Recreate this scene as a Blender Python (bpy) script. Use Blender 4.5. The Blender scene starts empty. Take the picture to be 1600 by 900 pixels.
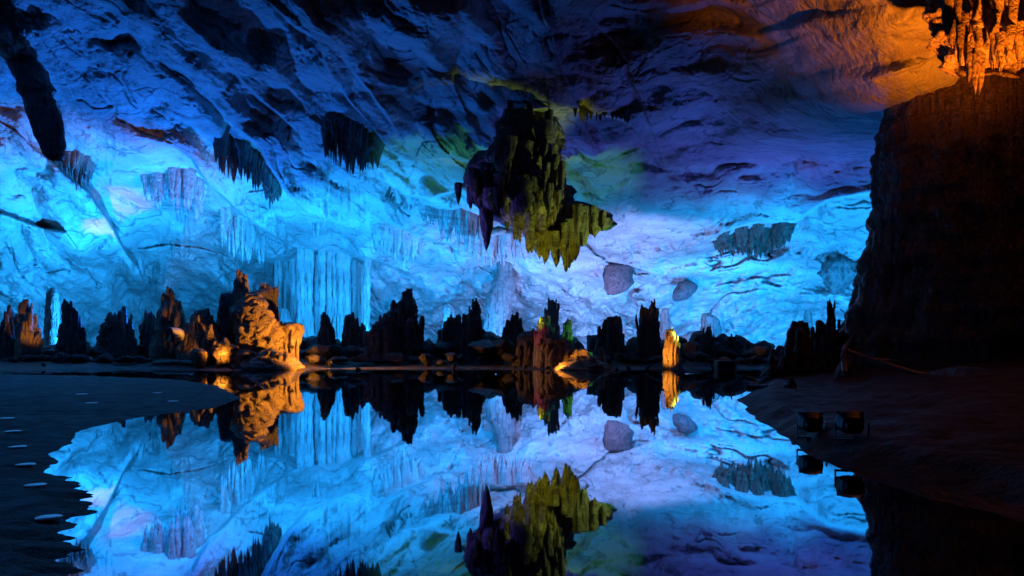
import bpy, bmesh, math, random
import numpy as np
from mathutils import Vector, Matrix

# ------------------------------------------------------------------ camera, world, exposure
F, CX, H0, CAMZ = 1067.0, 800.0, 540.0, 0.9        # focal length and horizon in photo pixels, eye height
sc = bpy.context.scene
cd = bpy.data.cameras.new('camera'); cam = bpy.data.objects.new('camera', cd)
sc.collection.objects.link(cam); sc.camera = cam
cam.location = (0, 0, CAMZ); cam.rotation_euler = (math.radians(90), 0, 0)
cd.sensor_width = 36; cd.lens = 36 * F / 1600; cd.shift_y = (H0 - 450) / 1600
cd.clip_start = 0.05; cd.clip_end = 500
w = bpy.data.worlds.new('World'); sc.world = w; w.use_nodes = True
w.node_tree.nodes['Background'].inputs[0].default_value = (0.25, 0.22, 0.55, 1)   # dim ambient fill, added to lift the near banks and rock fronts
w.node_tree.nodes['Background'].inputs[1].default_value = 0.012
sc.view_settings.view_transform = 'Standard'; sc.view_settings.look = 'None'
sc.view_settings.exposure = 0.0; sc.view_settings.gamma = 1.0; sc.view_settings.use_curve_mapping = False
sc.cycles.use_denoising = True; sc.cycles.max_bounces = 5; sc.cycles.diffuse_bounces = 3
sc.cycles.glossy_bounces = 3; sc.cycles.sample_clamp_indirect = 4.0
sc.cycles.caustics_reflective = False; sc.cycles.caustics_refractive = False
C = sc.collection
random.seed(7); RNG = np.random.default_rng(7)

def P(px, py, Y):
    return Vector(((px - CX) / F * Y, Y, CAMZ - (py - H0) / F * Y))

# ------------------------------------------------------------------ noise
def _hash(ix, iy, iz):
    h = (ix.astype(np.uint32) * np.uint32(374761393) + iy.astype(np.uint32) * np.uint32(668265263)
         + iz.astype(np.uint32) * np.uint32(2147483647 & 0x5bd1e995))
    h = (h ^ (h >> np.uint32(13))) * np.uint32(1274126177)
    h = (h ^ (h >> np.uint32(15))) * np.uint32(2246822519)
    return (h ^ (h >> np.uint32(16)))
GR = np.random.default_rng(1).normal(size=(256, 3)).astype(np.float32)
GR /= np.linalg.norm(GR, axis=1)[:, None]
def pnoise(x, y, z):
    x = np.asarray(x, np.float32); y = np.asarray(y, np.float32); z = np.asarray(z, np.float32)
    x, y, z = np.broadcast_arrays(x, y, z)
    x0 = np.floor(x); y0 = np.floor(y); z0 = np.floor(z)
    fx, fy, fz = x - x0, y - y0, z - z0
    ix, iy, iz = x0.astype(np.int32), y0.astype(np.int32), z0.astype(np.int32)
    sx = fx * fx * fx * (fx * (fx * 6 - 15) + 10); sy = fy * fy * fy * (fy * (fy * 6 - 15) + 10); sz = fz * fz * fz * (fz * (fz * 6 - 15) + 10)
    out = 0
    for dx in (0, 1):
        wx = sx if dx else 1 - sx
        for dy in (0, 1):
            wy = sy if dy else 1 - sy
            for dz in (0, 1):
                wz = sz if dz else 1 - sz
                g = GR[_hash(ix + dx, iy + dy, iz + dz) & np.uint32(255)]
                out = out + wx * wy * wz * (g[..., 0] * (fx - dx) + g[..., 1] * (fy - dy) + g[..., 2] * (fz - dz))
    return out * 1.6
def fbm(x, y, z, o=4, gain=.5, ridged=False):
    a, s, t = 1., 0., 0.
    for k in range(o):
        n = pnoise(x * 2.03**k + 17.3 * k, y * 2.03**k - 9.1 * k, z * 2.03**k + 3.7 * k)
        if ridged: n = 1 - 2 * np.abs(n)
        s = s + a * n; t += a; a *= gain
    return s / t
def smooth(a, b, x):
    t = np.clip((x - a) / (b - a), 0, 1); return t * t * (3 - 2 * t)

# ------------------------------------------------------------------ materials
def nodes(name):
    m = bpy.data.materials.new(name); m.use_nodes = True
    nt = m.node_tree; return m, nt, nt.nodes['Principled BSDF']
def rock(name, c1, c2, c3, scale=1.0, rough=.6, bump=.6, fine=9.0, crack=0.5, streak=0.0, world=False, spec=.4, patch=.35):
    """limestone: two mottled tones, stains of a third, fine pits, cracks, and vertical drip streaks"""
    m, nt, b = nodes(name); N = nt.nodes.new; L = nt.links.new
    if world:
        co = N('ShaderNodeNewGeometry').outputs['Position']
    else:
        co = N('ShaderNodeTexCoord').outputs['Object']
    def noise(s, d, r=.55, vec=co, dist=0.0):
        n = N('ShaderNodeTexNoise'); n.inputs['Scale'].default_value = s; n.inputs['Detail'].default_value = d
        n.inputs['Roughness'].default_value = r; n.inputs['Distortion'].default_value = dist
        L(vec, n.inputs['Vector']); return n.outputs['Fac']
    def mix(f, a, bb):
        x = N('ShaderNodeMix'); x.data_type = 'RGBA'
        if isinstance(f, float): x.inputs['Factor'].default_value = f
        else: L(f, x.inputs['Factor'])
        for i, v in ((6, a), (7, bb)):
            if isinstance(v, tuple): x.inputs[i].default_value = (*v, 1)
            else: L(v, x.inputs[i])
        return x.outputs[2]
    def ramp(v, lo, hi):
        r = N('ShaderNodeMapRange'); r.interpolation_type = 'SMOOTHSTEP'
        r.inputs[1].default_value = lo; r.inputs[2].default_value = hi; L(v, r.inputs[0]); return r.outputs[0]
    n1 = noise(.35 * scale, 4, .6, dist=.4); n2 = noise(1.6 * scale, 5, .62); n3 = noise(fine * scale, 3, .65)
    col = mix(ramp(n1, .38, .62), c1, c2)
    col = mix(ramp(n2, 1 - patch - .12, 1 - patch + .12), col, c3)
    # cracks
    wv = N('ShaderNodeVectorMath'); wv.operation = 'MULTIPLY_ADD'
    nz = N('ShaderNodeTexNoise'); nz.inputs['Scale'].default_value = .9 * scale; nz.inputs['Detail'].default_value = 2; L(co, nz.inputs['Vector'])
    L(nz.outputs['Color'], wv.inputs[0]); wv.inputs[1].default_value = (1.8 / scale,) * 3; L(co, wv.inputs[2])
    vo = N('ShaderNodeTexVoronoi'); vo.feature = 'DISTANCE_TO_EDGE'; vo.inputs['Scale'].default_value = .42 * scale
    L(wv.outputs[0], vo.inputs['Vector'])
    cr = ramp(vo.outputs['Distance'], 0.0, .035)
    gate = ramp(n2, .42, .6)
    mx = N('ShaderNodeMath'); mx.operation = 'MAXIMUM'; L(cr, mx.inputs[0]); L(gate, mx.inputs[1]); crg = mx.outputs[0]
    dk = N('ShaderNodeMapRange'); L(crg, dk.inputs[0]); dk.inputs[3].default_value = 1 - crack; dk.inputs[4].default_value = 1
    mu = N('ShaderNodeMix'); mu.data_type = 'RGBA'; mu.blend_type = 'MULTIPLY'; mu.inputs['Factor'].default_value = 1
    L(col, mu.inputs[6]); L(dk.outputs[0], mu.inputs[7]); col = mu.outputs[2]
    h = N('ShaderNodeMath'); h.operation = 'MULTIPLY_ADD'; L(n3, h.inputs[0]); h.inputs[1].default_value = .35; L(n2, h.inputs[2])
    hh = N('ShaderNodeMath'); hh.operation = 'MULTIPLY_ADD'; L(crg, hh.inputs[0]); hh.inputs[1].default_value = .25 * crack; L(h.outputs[0], hh.inputs[2])
    height = hh.outputs[0]
    if streak:
        mp = N('ShaderNodeMapping'); mp.inputs['Scale'].default_value = (5 * scale, 5 * scale, .35 * scale); L(co, mp.inputs['Vector'])
        ns = noise(1.0, 4, .6, vec=mp.outputs[0])
        st = N('ShaderNodeMath'); st.operation = 'MULTIPLY_ADD'; L(ns, st.inputs[0]); st.inputs[1].default_value = streak; L(height, st.inputs[2]); height = st.outputs[0]
        col = mix(ramp(ns, .5, .68), col, c3)
    bp = N('ShaderNodeBump'); bp.inputs['Strength'].default_value = bump; bp.inputs['Distance'].default_value = .5 / scale
    L(height, bp.inputs['Height']); L(bp.outputs[0], b.inputs['Normal'])
    L(col, b.inputs['Base Color'])
    rr = N('ShaderNodeMapRange'); L(n2, rr.inputs[0]); rr.inputs[1].default_value = .3; rr.inputs[2].default_value = .7
    rr.inputs[3].default_value = rough - .15; rr.inputs[4].default_value = rough + .15; L(rr.outputs[0], b.inputs['Roughness'])
    b.inputs['Specular IOR Level'].default_value = spec
    return m
M = {}
M['shell'] = rock('limestone_vault', (.40, .40, .39), (.27, .26, .25), (.13, .11, .10), scale=.6, rough=.75, bump=.5, fine=8, crack=.5, world=True, spec=.25, patch=.34)
M['pale'] = rock('pale_flowstone', (.48, .47, .45), (.36, .34, .33), (.20, .17, .16), scale=1.2, rough=.6, bump=.7, streak=.9, crack=.2, patch=.3)
M['grey'] = rock('grey_flowstone', (.24, .22, .21), (.17, .15, .15), (.09, .075, .07), scale=1.4, rough=.6, bump=.8, streak=.9, crack=.3)
M['russet'] = rock('russet_dripstone', (.15, .085, .085), (.10, .055, .06), (.045, .03, .035), scale=1.6, rough=.6, bump=.9, streak=1.0, crack=.3)
M['drip'] = rock('dark_dripstone', (.26, .23, .20), (.17, .145, .13), (.07, .055, .05), scale=1.5, rough=.6, bump=.8, streak=.9, crack=.2)
M['shore'] = rock('shore_limestone', (.21, .18, .15), (.13, .11, .10), (.06, .05, .045), scale=2.2, rough=.65, bump=.9, streak=.5, crack=.35)
M['tan'] = rock('ochre_limestone', (.42, .33, .22), (.30, .22, .14), (.13, .09, .06), scale=4.2, rough=.6, bump=1.0, streak=.35, crack=.5, fine=6)
M['column'] = rock('brown_column_rock', (.16, .11, .085), (.10, .065, .05), (.045, .03, .025), scale=1.8, rough=.32, bump=1.0, streak=1.6, crack=.35, spec=.7)
M['mud'] = rock('wet_mud', (.060, .038, .03), (.035, .022, .018), (.02, .014, .012), scale=2.2, rough=.6, bump=.7, crack=.2, world=True, spec=.2)
M['sand'] = rock('shore_sand', (.16, .125, .09), (.11, .085, .06), (.06, .045, .035), scale=1.6, rough=.7, bump=.5, crack=.1, world=True)
M['silt'] = rock('left_silt', (.055, .048, .044), (.032, .027, .025), (.02, .016, .015), scale=3.0, rough=.62, bump=.6, crack=.1, fine=14, world=True, spec=.3)
def plain(name, col, rough=.5, metal=0.0, emit=None, es=1.0):
    m, nt, b = nodes(name)
    n = nt.nodes.new('ShaderNodeTexNoise'); n.inputs['Scale'].default_value = 14; n.inputs['Detail'].default_value = 5
    r = nt.nodes.new('ShaderNodeMix'); r.data_type = 'RGBA'
    r.inputs[6].default_value = (*[c * .7 for c in col], 1); r.inputs[7].default_value = (*[min(1, c * 1.15) for c in col], 1)
    nt.links.new(n.outputs[0], r.inputs[0]); nt.links.new(r.outputs[2], b.inputs['Base Color'])
    b.inputs['Roughness'].default_value = rough; b.inputs['Metallic'].default_value = metal
    if emit: b.inputs['Emission Color'].default_value = (*emit, 1); b.inputs['Emission Strength'].default_value = es
    return m
M['black'] = plain('black_enamel', (.012, .012, .013), .45)
M['white'] = plain('white_enamel', (.6, .58, .54), .5)
M['bark'] = plain('wet_grey_wood', (.30, .28, .26), .3)
M['disc'] = plain('pale_disc', (.75, .75, .74), .32, .9)
M['concrete'] = plain('pale_concrete', (.35, .34, .33), .8)
def water_mat():
    m, nt, b = nodes('still_water'); N = nt.nodes.new; L = nt.links.new
    b.inputs['Base Color'].default_value = (.006, .008, .012, 1); b.inputs['Roughness'].default_value = 0.03
    g = N('ShaderNodeBsdfGlossy'); g.inputs['Roughness'].default_value = .012; g.inputs['Color'].default_value = (.84, .88, .93, 1)
    fr = N('ShaderNodeFresnel'); fr.inputs['IOR'].default_value = 1.9
    mr = N('ShaderNodeMapRange'); L(fr.outputs[0], mr.inputs[0]); mr.inputs[1].default_value = 0; mr.inputs[2].default_value = .55
    mr.inputs[3].default_value = .12; mr.inputs[4].default_value = .88
    mx = N('ShaderNodeMixShader'); L(mr.outputs[0], mx.inputs[0]); L(b.outputs[0], mx.inputs[1]); L(g.outputs[0], mx.inputs[2])
    geo = N('ShaderNodeNewGeometry')
    n = N('ShaderNodeTexNoise'); n.inputs['Scale'].default_value = .55; n.inputs['Detail'].default_value = 3; L(geo.outputs['Position'], n.inputs['Vector'])
    bp = N('ShaderNodeBump'); bp.inputs['Strength'].default_value = .02; bp.inputs['Distance'].default_value = .05; L(n.outputs[0], bp.inputs['Height'])
    L(bp.outputs[0], g.inputs['Normal']); L(bp.outputs[0], fr.inputs['Normal'])
    L(mx.outputs[0], nt.nodes['Material Output'].inputs[0])
    return m
M['water'] = water_mat()
def lens_mat(name, col, s):
    m, nt, b = nodes(name)
    b.inputs['Base Color'].default_value = (.02, .02, .02, 1); b.inputs['Roughness'].default_value = .7; b.inputs['Specular IOR Level'].default_value = .2; b.inputs['Emission Color'].default_value = (*col, 1); b.inputs['Emission Strength'].default_value = s
    return m

# ------------------------------------------------------------------ object helpers
def raw_mesh(name, V, Fq, smooth_=True):
    """mesh from an Nx3 array and a list / array of quads or tris"""
    me = bpy.data.meshes.new(name)
    V = np.asarray(V, np.float32)
    if isinstance(Fq, np.ndarray):
        n, k = Fq.shape
        me.vertices.add(len(V)); me.vertices.foreach_set('co', V.ravel())
        me.loops.add(n * k); me.loops.foreach_set('vertex_index', Fq.astype(np.int32).ravel())
        me.polygons.add(n); me.polygons.foreach_set('loop_start', np.arange(0, n * k, k, dtype=np.int32))
        me.update(calc_edges=True); me.validate()
    else:
        me.from_pydata([tuple(v) for v in V], [], Fq); me.update()
    if smooth_: me.polygons.foreach_set('use_smooth', np.ones(len(me.polygons), bool))
    return me
def link(name, me, mat, parent=None, loc=None):
    o = bpy.data.objects.new(name, me); C.objects.link(o)
    if me is not None and mat is not None and not me.materials: me.materials.append(mat)
    if parent: o.parent = parent
    if loc is not None: o.location = loc
    return o
def tag(o, label, cat, group=None, kind=None):
    if label: o['label'] = label
    if cat: o['category'] = cat
    if group: o['group'] = group
    if kind: o['kind'] = kind
    return o
def empty(name, loc):
    o = bpy.data.objects.new(name, None); C.objects.link(o); o.location = loc; o.empty_display_size = .2; return o
def grid_faces(nr, nc, wrap=False):
    r = np.arange(nr - 1)[:, None]; c = np.arange(nc if wrap else nc - 1)[None, :]
    c2 = (c + 1) % nc
    return np.stack([r * nc + c, r * nc + c2, (r + 1) * nc + c2, (r + 1) * nc + c], -1).reshape(-1, 4)

# ------------------------------------------------------------------ the vault of the cave
def axis(segs):
    out = []
    for a, b, n in segs: out.append(np.linspace(a, b, n, endpoint=False))
    return np.concatenate(out + [[segs[-1][1]]])
uu = axis([(-2.2, -.86, 60), (-.86, .62, 980), (.62, .86, 90), (.86, 2.0, 50)])
ww = axis([(-.06, .0, 24), (.0, .535, 400), (.535, .8, 60), (.8, 3.2, 70)])
U, Wd = np.meshgrid(uu, ww)
PX = CX + U * F; PY = H0 - Wd * F
def base_depth(U, Wd):
    eps = 1e-3
    lowr = .28 * smooth(.26, .36, Wd) * smooth(.28, .58, U)                      # it comes down towards the great column
    cl = 12.2 / np.maximum(Wd + .10 + .015 * U + lowr, eps)                          # ceiling, dropping to the back
    lw = 30.0 / np.maximum(-U + .62 * Wd, eps)                                # leaning left wall
    bw = 60.0 / np.maximum(1 + .55 * Wd + .10 * U, eps)                       # back wall, leaning in
    rw = 36.0 / np.maximum(U + .25 * Wd, eps)
    k = 6.0
    inv = (cl ** -k + lw ** -k + bw ** -k + rw ** -k) ** (1 / k)
    return 1 / inv
D = base_depth(U, Wd).astype(np.float32)
# swells and beds: on the left they run down to the right, on the right they lie flat
left = 1 - smooth(780, 1050, PX + (PY - 300) * -.25)
ang = math.radians(40)
a1 = (PX * math.cos(ang) + PY * math.sin(ang)) / 100; b1 = (-PX * math.sin(ang) + PY * math.cos(ang)) / 100
a2 = PX / 100; b2 = (PY + .12 * PX) / 100
wx = fbm(PX / 140, PY / 140, 3.3, 3); wy = fbm(PX / 140, PY / 140, 9.7, 3)
def beds(fa, fb, z, o=4, ridged=False, warp=.5):
    nl = fbm(a1 * fa + wx * warp, b1 * fb + wy * warp, z, o, .5, ridged)
    nr = fbm(a2 * fa + wx * warp, b2 * fb + wy * warp, z + 40, o, .5, ridged)
    return nl * left + nr * (1 - left)
back = smooth(300, 420, PY) * smooth(480, 620, PX)                           # rougher, blocky back wall
def billow(fa, fb, z, o, warp=.5):
    return 1 - np.abs(beds(fa, fb, z, o, False, warp)) * 2.2
soft = 1 - .75 * smooth(.25, .5, U) * smooth(.25, .36, Wd)                    # the ceiling over the right bank is smoother
dd = .070 * beds(.30, .75, 1.0, 2)
dd += .045 * (1 - .4 * back) * soft * billow(.45, 1.3, 5.0, 2)
dd += .020 * soft * beds(.9, 2.6, 15.0, 3)
dd += .007 * soft * beds(2.2, 7.0, 8.0, 4)
dd += .004 * soft * (1 + 2 * back) * fbm(PX / 26 + wx, PY / 20 + wy, 2.2, 4, .55, True)
dd += .0012 * fbm(PX / 6, PY / 6, 7.7, 3)
# blocky fracture on the back wall
bl = fbm(PX / 80 + wx, PY / 30 + PX / 150 + wy, 6.1, 3)
dd += back * .035 * (np.floor(bl * 5) / 5 + .6 * (bl * 5 % 1) ** 3 / 5)
# open joints
for fa, fb, z, wd_, am in ((.55, 1.7, 33.0, .022, .016), (1.3, 3.2, 51.0, .030, .008)):
    n = beds(fa, fb, z, 3, False, 1.0)
    dd += am * np.exp(-(n / wd_) ** 2) * smooth(-.05, .35, fbm(PX / 120, PY / 120, z + 5, 2)) * soft * (.5 + back)
# drip flutes running straight down the lower left wall and the corner
fm = smooth(.0, .5, fbm(PX / 90, PY / 110, 12.5, 2) + .15) * smooth(190, 260, PY) * (1 - smooth(440, 500, PY)) * (1 - smooth(560, 720, PX)) * smooth(100, 180, PX)
dd -= fm * .020 * fbm(PX / 13 + .6 * wx, PY / 190, 20.2, 3, .55, True)
# ledges: (points, protruding side (+1 = right of travel seen in the picture), amount, reach in px)
LEDGES = [
    ([(215, 215), (270, 232), (300, 250), (325, 287), (355, 307), (400, 347), (440, 376)], -1, .055, 70),
    ([(330, 160), (400, 222), (415, 250), (450, 295), (482, 332), (512, 347), (560, 367)], -1, .075, 95),
    ([(575, 352), (600, 349), (655, 366), (690, 380)], -1, .05, 60),
    ([(40, 225), (67, 245), (100, 272), (135, 300), (155, 332), (180, 370), (217, 415), (230, 450)], 1, .04, 90),
    ([(-40, 325), (0, 336), (25, 347), (57, 355), (100, 362), (118, 390)], 1, .022, 60),
    ([(420, 10), (455, 40), (495, 62), (510, 112)], -1, .05, 70),
    ([(515, 112), (545, 150), (580, 195), (612, 240), (640, 248)], -1, .045, 40),
    ([(550, 110), (580, 140), (610, 190), (635, 232)], -1, .03, 25),
    ([(230, -20), (300, 40), (345, 92), (400, 150), (470, 205)], -1, .035, 60),
    ([(590, 270), (625, 305), (672, 306), (720, 290), (745, 275), (750, 262)], -1, .04, 70),
    ([(640, 250), (700, 240), (755, 256), (785, 232), (795, 205)], -1, .04, 60),
    ([(858, 205), (862, 245), (872, 285), (895, 318), (950, 348), (975, 352)], -1, .06, 80),
    ([(835, -20), (862, 40), (868, 80), (885, 140), (905, 175)], 1, .03, 45),
    ([(905, 176), (945, 182), (985, 192), (1010, 225)], -1, .045, 60),
    ([(930, 40), (975, 100), (1000, 160), (1030, 230)], -1, .022, 50),
    ([(1100, 372), (1122, 362), (1180, 347), (1240, 345), (1290, 312), (1340, 300), (1420, 290)], -1, .09, 70),
    ([(1370, 126), (1400, 120), (1440, 106), (1462, 88), (1495, 86)], -1, .02, 40),
    ([(945, 412), (1000, 420), (1040, 432)], -1, .025, 30),
    ([(320, 455), (345, 435), (372, 425), (385, 405)], -1, .03, 40),
    ([(200, 392), (262, 380), (330, 400), (345, 430)], 1, .012, 40),
    ([(540, 400), (580, 405), (640, 425)], -1, .03, 30),
]
for pts, side, amp, reach in LEDGES:
    pts = np.array(pts, float)
    x0, y0 = pts.min(0) - reach * 4; x1, y1 = pts.max(0) + reach * 4
    msk = (PX > x0) & (PX < x1) & (PY > y0) & (PY < y1)
    qx = PX[msk] + 7 * wx[msk] * 2; qy = PY[msk] + 7 * wy[msk] * 2
    best = np.full(qx.shape, 1e9); sg = np.zeros(qx.shape); tt = np.zeros(qx.shape)
    seg = np.diff(pts, axis=0); ln = np.hypot(*seg.T); tot = ln.sum(); acc = 0
    for (ax, ay), (sx, sy), l in zip(pts[:-1], seg, ln):
        t = np.clip(((qx - ax) * sx + (qy - ay) * sy) / (l * l), 0, 1)
        dx, dy = qx - ax - t * sx, qy - ay - t * sy
        d = np.hypot(dx, dy); cr = sx * dy - sy * dx
        m = d < best; best[m] = d[m]; sg[m] = np.sign(cr)[m]; tt[m] = ((acc + t * l) / tot)[m]; acc += l
    s = best * sg * side
    taper = np.sin(np.pi * np.clip(tt * .96 + .02, 0, 1)) ** .5
    lip = np.where(s > 0, np.exp(-s / reach), 0) * smooth(-2.5, 2.5, s) - .25 * np.where(s <= 0, np.exp(s / (reach * .35)), 0) * smooth(2.5, -2.5, s)
    dd[msk] -= 1.35 * amp * taper * lip
D = D * (1 + dd)
V = np.stack([U * D, D, CAMZ + Wd * D], -1).astype(np.float32)
keep = V[..., 2].min()
shell = link('cave_vault', raw_mesh('cave_vault', V.reshape(-1, 3), grid_faces(len(ww), len(uu))[:, ::-1].copy()), M['shell'])
tag(shell, 'pale limestone walls and ceiling of the cave with cracks and ledges', None, kind='structure')
def depth_at(px, py):
    i = np.clip(np.searchsorted(uu, (px - CX) / F), 0, len(uu) - 1); j = np.clip(np.searchsorted(ww, (H0 - py) / F), 0, len(ww) - 1)
    return float(D[j, i])

# ------------------------------------------------------------------ ground, water, banks
def heightfield(name, xs, ys, fn, mat, label):
    X, Y = np.meshgrid(xs, ys); Z = fn(X, Y)
    o = link(name, raw_mesh(name, np.stack([X, Y, Z], -1).reshape(-1, 3), grid_faces(len(ys), len(xs))), M[mat])
    return tag(o, label, None, kind='structure')
def shore_z(X, Y):
    n = fbm(X / 5, Y / 5, 1.1, 4); n2 = fbm(X / .9, Y / .9, 4.4, 4)
    edge = 26.2 + 1.0 * fbm(X / 7, 0 * X, 2.2, 3) - 1.6 * np.exp(-((X + 10.5) / 2.6)**2) - 1.2 * np.exp(-((X - 2.6) / 2.0)**2) - 1.2 * smooth(-13, -19, X)
    t = Y - edge
    return np.where(t < 0, np.maximum(t * .15, -.4), .05 * smooth(0, .5, t) + .30 * smooth(.5, 4, t) + .25 * smooth(4, 14, t) + .14 * n * smooth(1, 6, t) + .035 * n2 * smooth(.2, 2, t)) - .01
heightfield('ground', np.linspace(-46, 46, 520), np.concatenate([np.linspace(20, 34, 220), np.linspace(34.2, 66, 120)]), shore_z, 'sand', 'sandy floor of the far shore at the foot of the wall')
wm = raw_mesh('water', [(-60, -8, 0), (60, -8, 0), (60, 60, 0), (-60, 60, 0)], [(0, 1, 2, 3)], False)
tag(link('water', wm, M['water']), 'still dark pool mirroring the blue lit cave', None, kind='structure')
bm_ = raw_mesh('pool_bed', [(-60, -8, -.9), (60, -8, -.9), (60, 62, -.9), (-60, 62, -.9)], [(0, 1, 2, 3)], False)
tag(link('pool_bed', bm_, M['mud']), 'muddy bed under the dark pool water', None, kind='structure')

def g2w(px, py, z=0.0):
    Y = F * (CAMZ - z) / (py - H0); return ((px - CX) / F * Y, Y)
def poly_sd(X, Y, poly):
    """signed distance to a polygon, positive inside"""
    poly = np.array(poly); n = len(poly); d = np.full(X.shape, 1e9); ins = np.zeros(X.shape, bool)
    for i in range(n):
        ax, ay = poly[i]; bx, by = poly[(i + 1) % n]; sx, sy = bx - ax, by - ay
        t = np.clip(((X - ax) * sx + (Y - ay) * sy) / (sx * sx + sy * sy + 1e-9), 0, 1)
        d = np.minimum(d, np.hypot(X - ax - t * sx, Y - ay - t * sy))
        c = ((ay > Y) != (by > Y)) & (X < (bx - ax) * (Y - ay) / (by - ay + 1e-12) + ax); ins ^= c
    return np.where(ins, d, -d)
LB = [g2w(*p) for p in [(384, 622), (345, 637), (250, 648), (185, 660), (143, 672), (100, 708), (104, 740), (150, 756), (168, 778), (140, 812), (120, 840), (150, 872), (110, 930), (60, 1100), (-900, 1100)]] + [(-22, 10), (-30, 21.5)] + [g2w(*p) for p in [(0, 585), (150, 588), (290, 594), (345, 603)]]
def lb_z(X, Y):
    s = poly_sd(X, Y, LB) + .10 * fbm(X / .6, Y / .6, 3, 3) + .16 * fbm(X / .5, Y / .14, 6, 3) * smooth(6.0, 4.0, Y)
    return np.where(s < 0, np.maximum(s * .4, -.3), .035 * smooth(0, .35, s) + .04 * smooth(.3, 3, s) * (1 + fbm(X / 2.5, Y / 2.5, 5, 3)) + .012 * fbm(X / .35, Y / .35, 8, 3) * smooth(0, .3, s)) - .004
heightfield('mud_bank', np.concatenate([np.linspace(-26, -9, 90, endpoint=False), np.linspace(-9, 0, 330)]), np.concatenate([np.linspace(1.4, 12, 420, endpoint=False), np.linspace(12, 24, 160)]), lb_z, 'silt', 'low dark silt bank running out into the pool on the left')
RB = [g2w(*p) for p in [(1152, 624), (1162, 640), (1200, 668), (1255, 705), (1300, 722), (1360, 742), (1480, 770), (1700, 830), (2300, 900)]] + [(14, 3), (26, 12), (26, 25), (12.0, 24.0), (9.0, 21.5), (6.6, 18.5), (5.0, 13.5)]
def rb_z(X, Y):
    s = poly_sd(X, Y, RB) + .18 * fbm(X / 1.2, Y / 1.2, 3, 3)
    n = fbm(X / 1.8, Y / 1.8, 5, 4); n2 = fbm(X / .4, Y / .4, 8, 4)
    return np.where(s < 0, np.maximum(s * .5, -.3), .17 * smooth(0, .4, s) + .16 * smooth(.2, 3, s) + .3 * smooth(1.5, 7, s) + .16 * n * smooth(.1, 1.5, s) + .045 * n2 * smooth(0, .6, s)) - .004
def rbz(x, y): return float(rb_z(np.array([x]), np.array([y]))[0])
def shz(x, y): return float(shore_z(np.array([x]), np.array([y]))[0])
def lbz(x, y): return float(lb_z(np.array([x]), np.array([y]))[0])
heightfield('earth_bank', np.linspace(2, 24, 420), np.linspace(2.5, 26, 400), rb_z, 'mud', 'dark reddish earth bank below the great column on the right')

# ------------------------------------------------------------------ rock bodies
def body(rows, Y, seg=30, step=2.2, depth=.8, rough=.16, flute=.10, lump=1.0, seed=0, down=.35, axial=1.0, ledge=0.0, pit=0.0, steps=0.0, jag=1.2):
    """rock body whose outline passes (y, x_left, x_right) in photo pixels at distance Y; returns local verts, faces, base point"""
    rows = sorted(rows); ys = np.array([r[0] for r in rows], float)
    n = max(10, int((ys[-1] - ys[0]) / step)); n = min(n, 110)
    t = np.linspace(ys[0], ys[-1], n)
    xl = np.interp(t, ys, [r[1] for r in rows]); xr = np.interp(t, ys, [r[2] for r in rows])
    wd = xr - xl; jg = jag * (1.2 + .07 * wd)
    xl = xl + jg * fbm(t / 16 + seed * 3.1, 0 * t, 0 * t + .5, 2); xr = xr + jg * fbm(t / 16 - seed * 2.3, 0 * t, 0 * t + 7.5, 2)
    s = Y / F
    zc = CAMZ - (t - H0) * s; xc = ((xl + xr) / 2 - CX) * s; hw = (xr - xl) / 2 * s
    if down: zc = np.append(zc, zc[-1] - down); xc = np.append(xc, xc[-1]); hw = np.append(hw, hw[-1] * 1.05)
    R = np.median(hw); a = np.linspace(0, 2 * np.pi, seg, endpoint=False)
    A, HW = np.meshgrid(a, hw); ZZ = np.repeat(zc[:, None], seg, 1); XC = np.repeat(xc[:, None], seg, 1)
    f = 1.0 / R
    cx, cy = np.cos(A), np.sin(A)
    so = seed * 13.7
    big = fbm(cx * .8 * lump + so, cy * .8 * lump, ZZ * f * .45 * lump, 3)
    mid = fbm(cx * 1.9 * lump, cy * 1.9 * lump + so, ZZ * f * 1.1 * lump, 4, .55, True)
    fl = fbm(cx * 4.2 + so, cy * 4.2, ZZ * f * .18 * axial, 3, .55, True)
    r = 1 + rough * (1.3 * big + .7 * mid) + flute * fl
    hh = np.linspace(1, 0, len(zc))[:, None]
    if steps:
        cut = .62 + .75 * fbm(cx * 2.3 + so, cy * 2.3 + 4, 0 * cx + seed, 2); cut2 = .35 + .9 * fbm(cx * 3.6 - so, cy * 3.6, 0 * cx + seed + 9, 2)
        r = r * (1 - steps * smooth(0, .05, hh - cut) - .6 * steps * smooth(0, .04, hh - cut2))
        r = r * (1 + steps * .2)
    if ledge: r = r + ledge * (np.abs(((ZZ * f * .8 + .6 * big) % 1) - .5) - .25) * 2
    if pit: r = r + pit * fbm(cx * HW * f * 3.2 + so, cy * HW * f * 3.2, ZZ * f * 3.2, 3, .6, True)
    X = XC + HW * cx * r; Yw = HW * depth * cy * r
    Zd = ZZ + R * .18 * rough / .16 * fbm(cx * 2 + so, cy * 2, ZZ * f * 1.4 + 5, 3)
    base = Vector((float(xc[-1]), Y, float(zc[-1])))
    V = np.stack([X - base.x, Yw, Zd - base.z], -1).reshape(-1, 3)
    Fc = [tuple(int(v) for v in q) for q in grid_faces(len(zc), seg, True)]
    top = np.array([[float(xc[0]) - base.x, 0, float(Zd[0].mean()) - base.z + .25 * float(hw[0])]])
    V = np.concatenate([V, top]); ti = len(V) - 1
    Fc += [(ti, (k + 1) % seg, k) for k in range(seg)]
    return V, Fc, base
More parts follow.
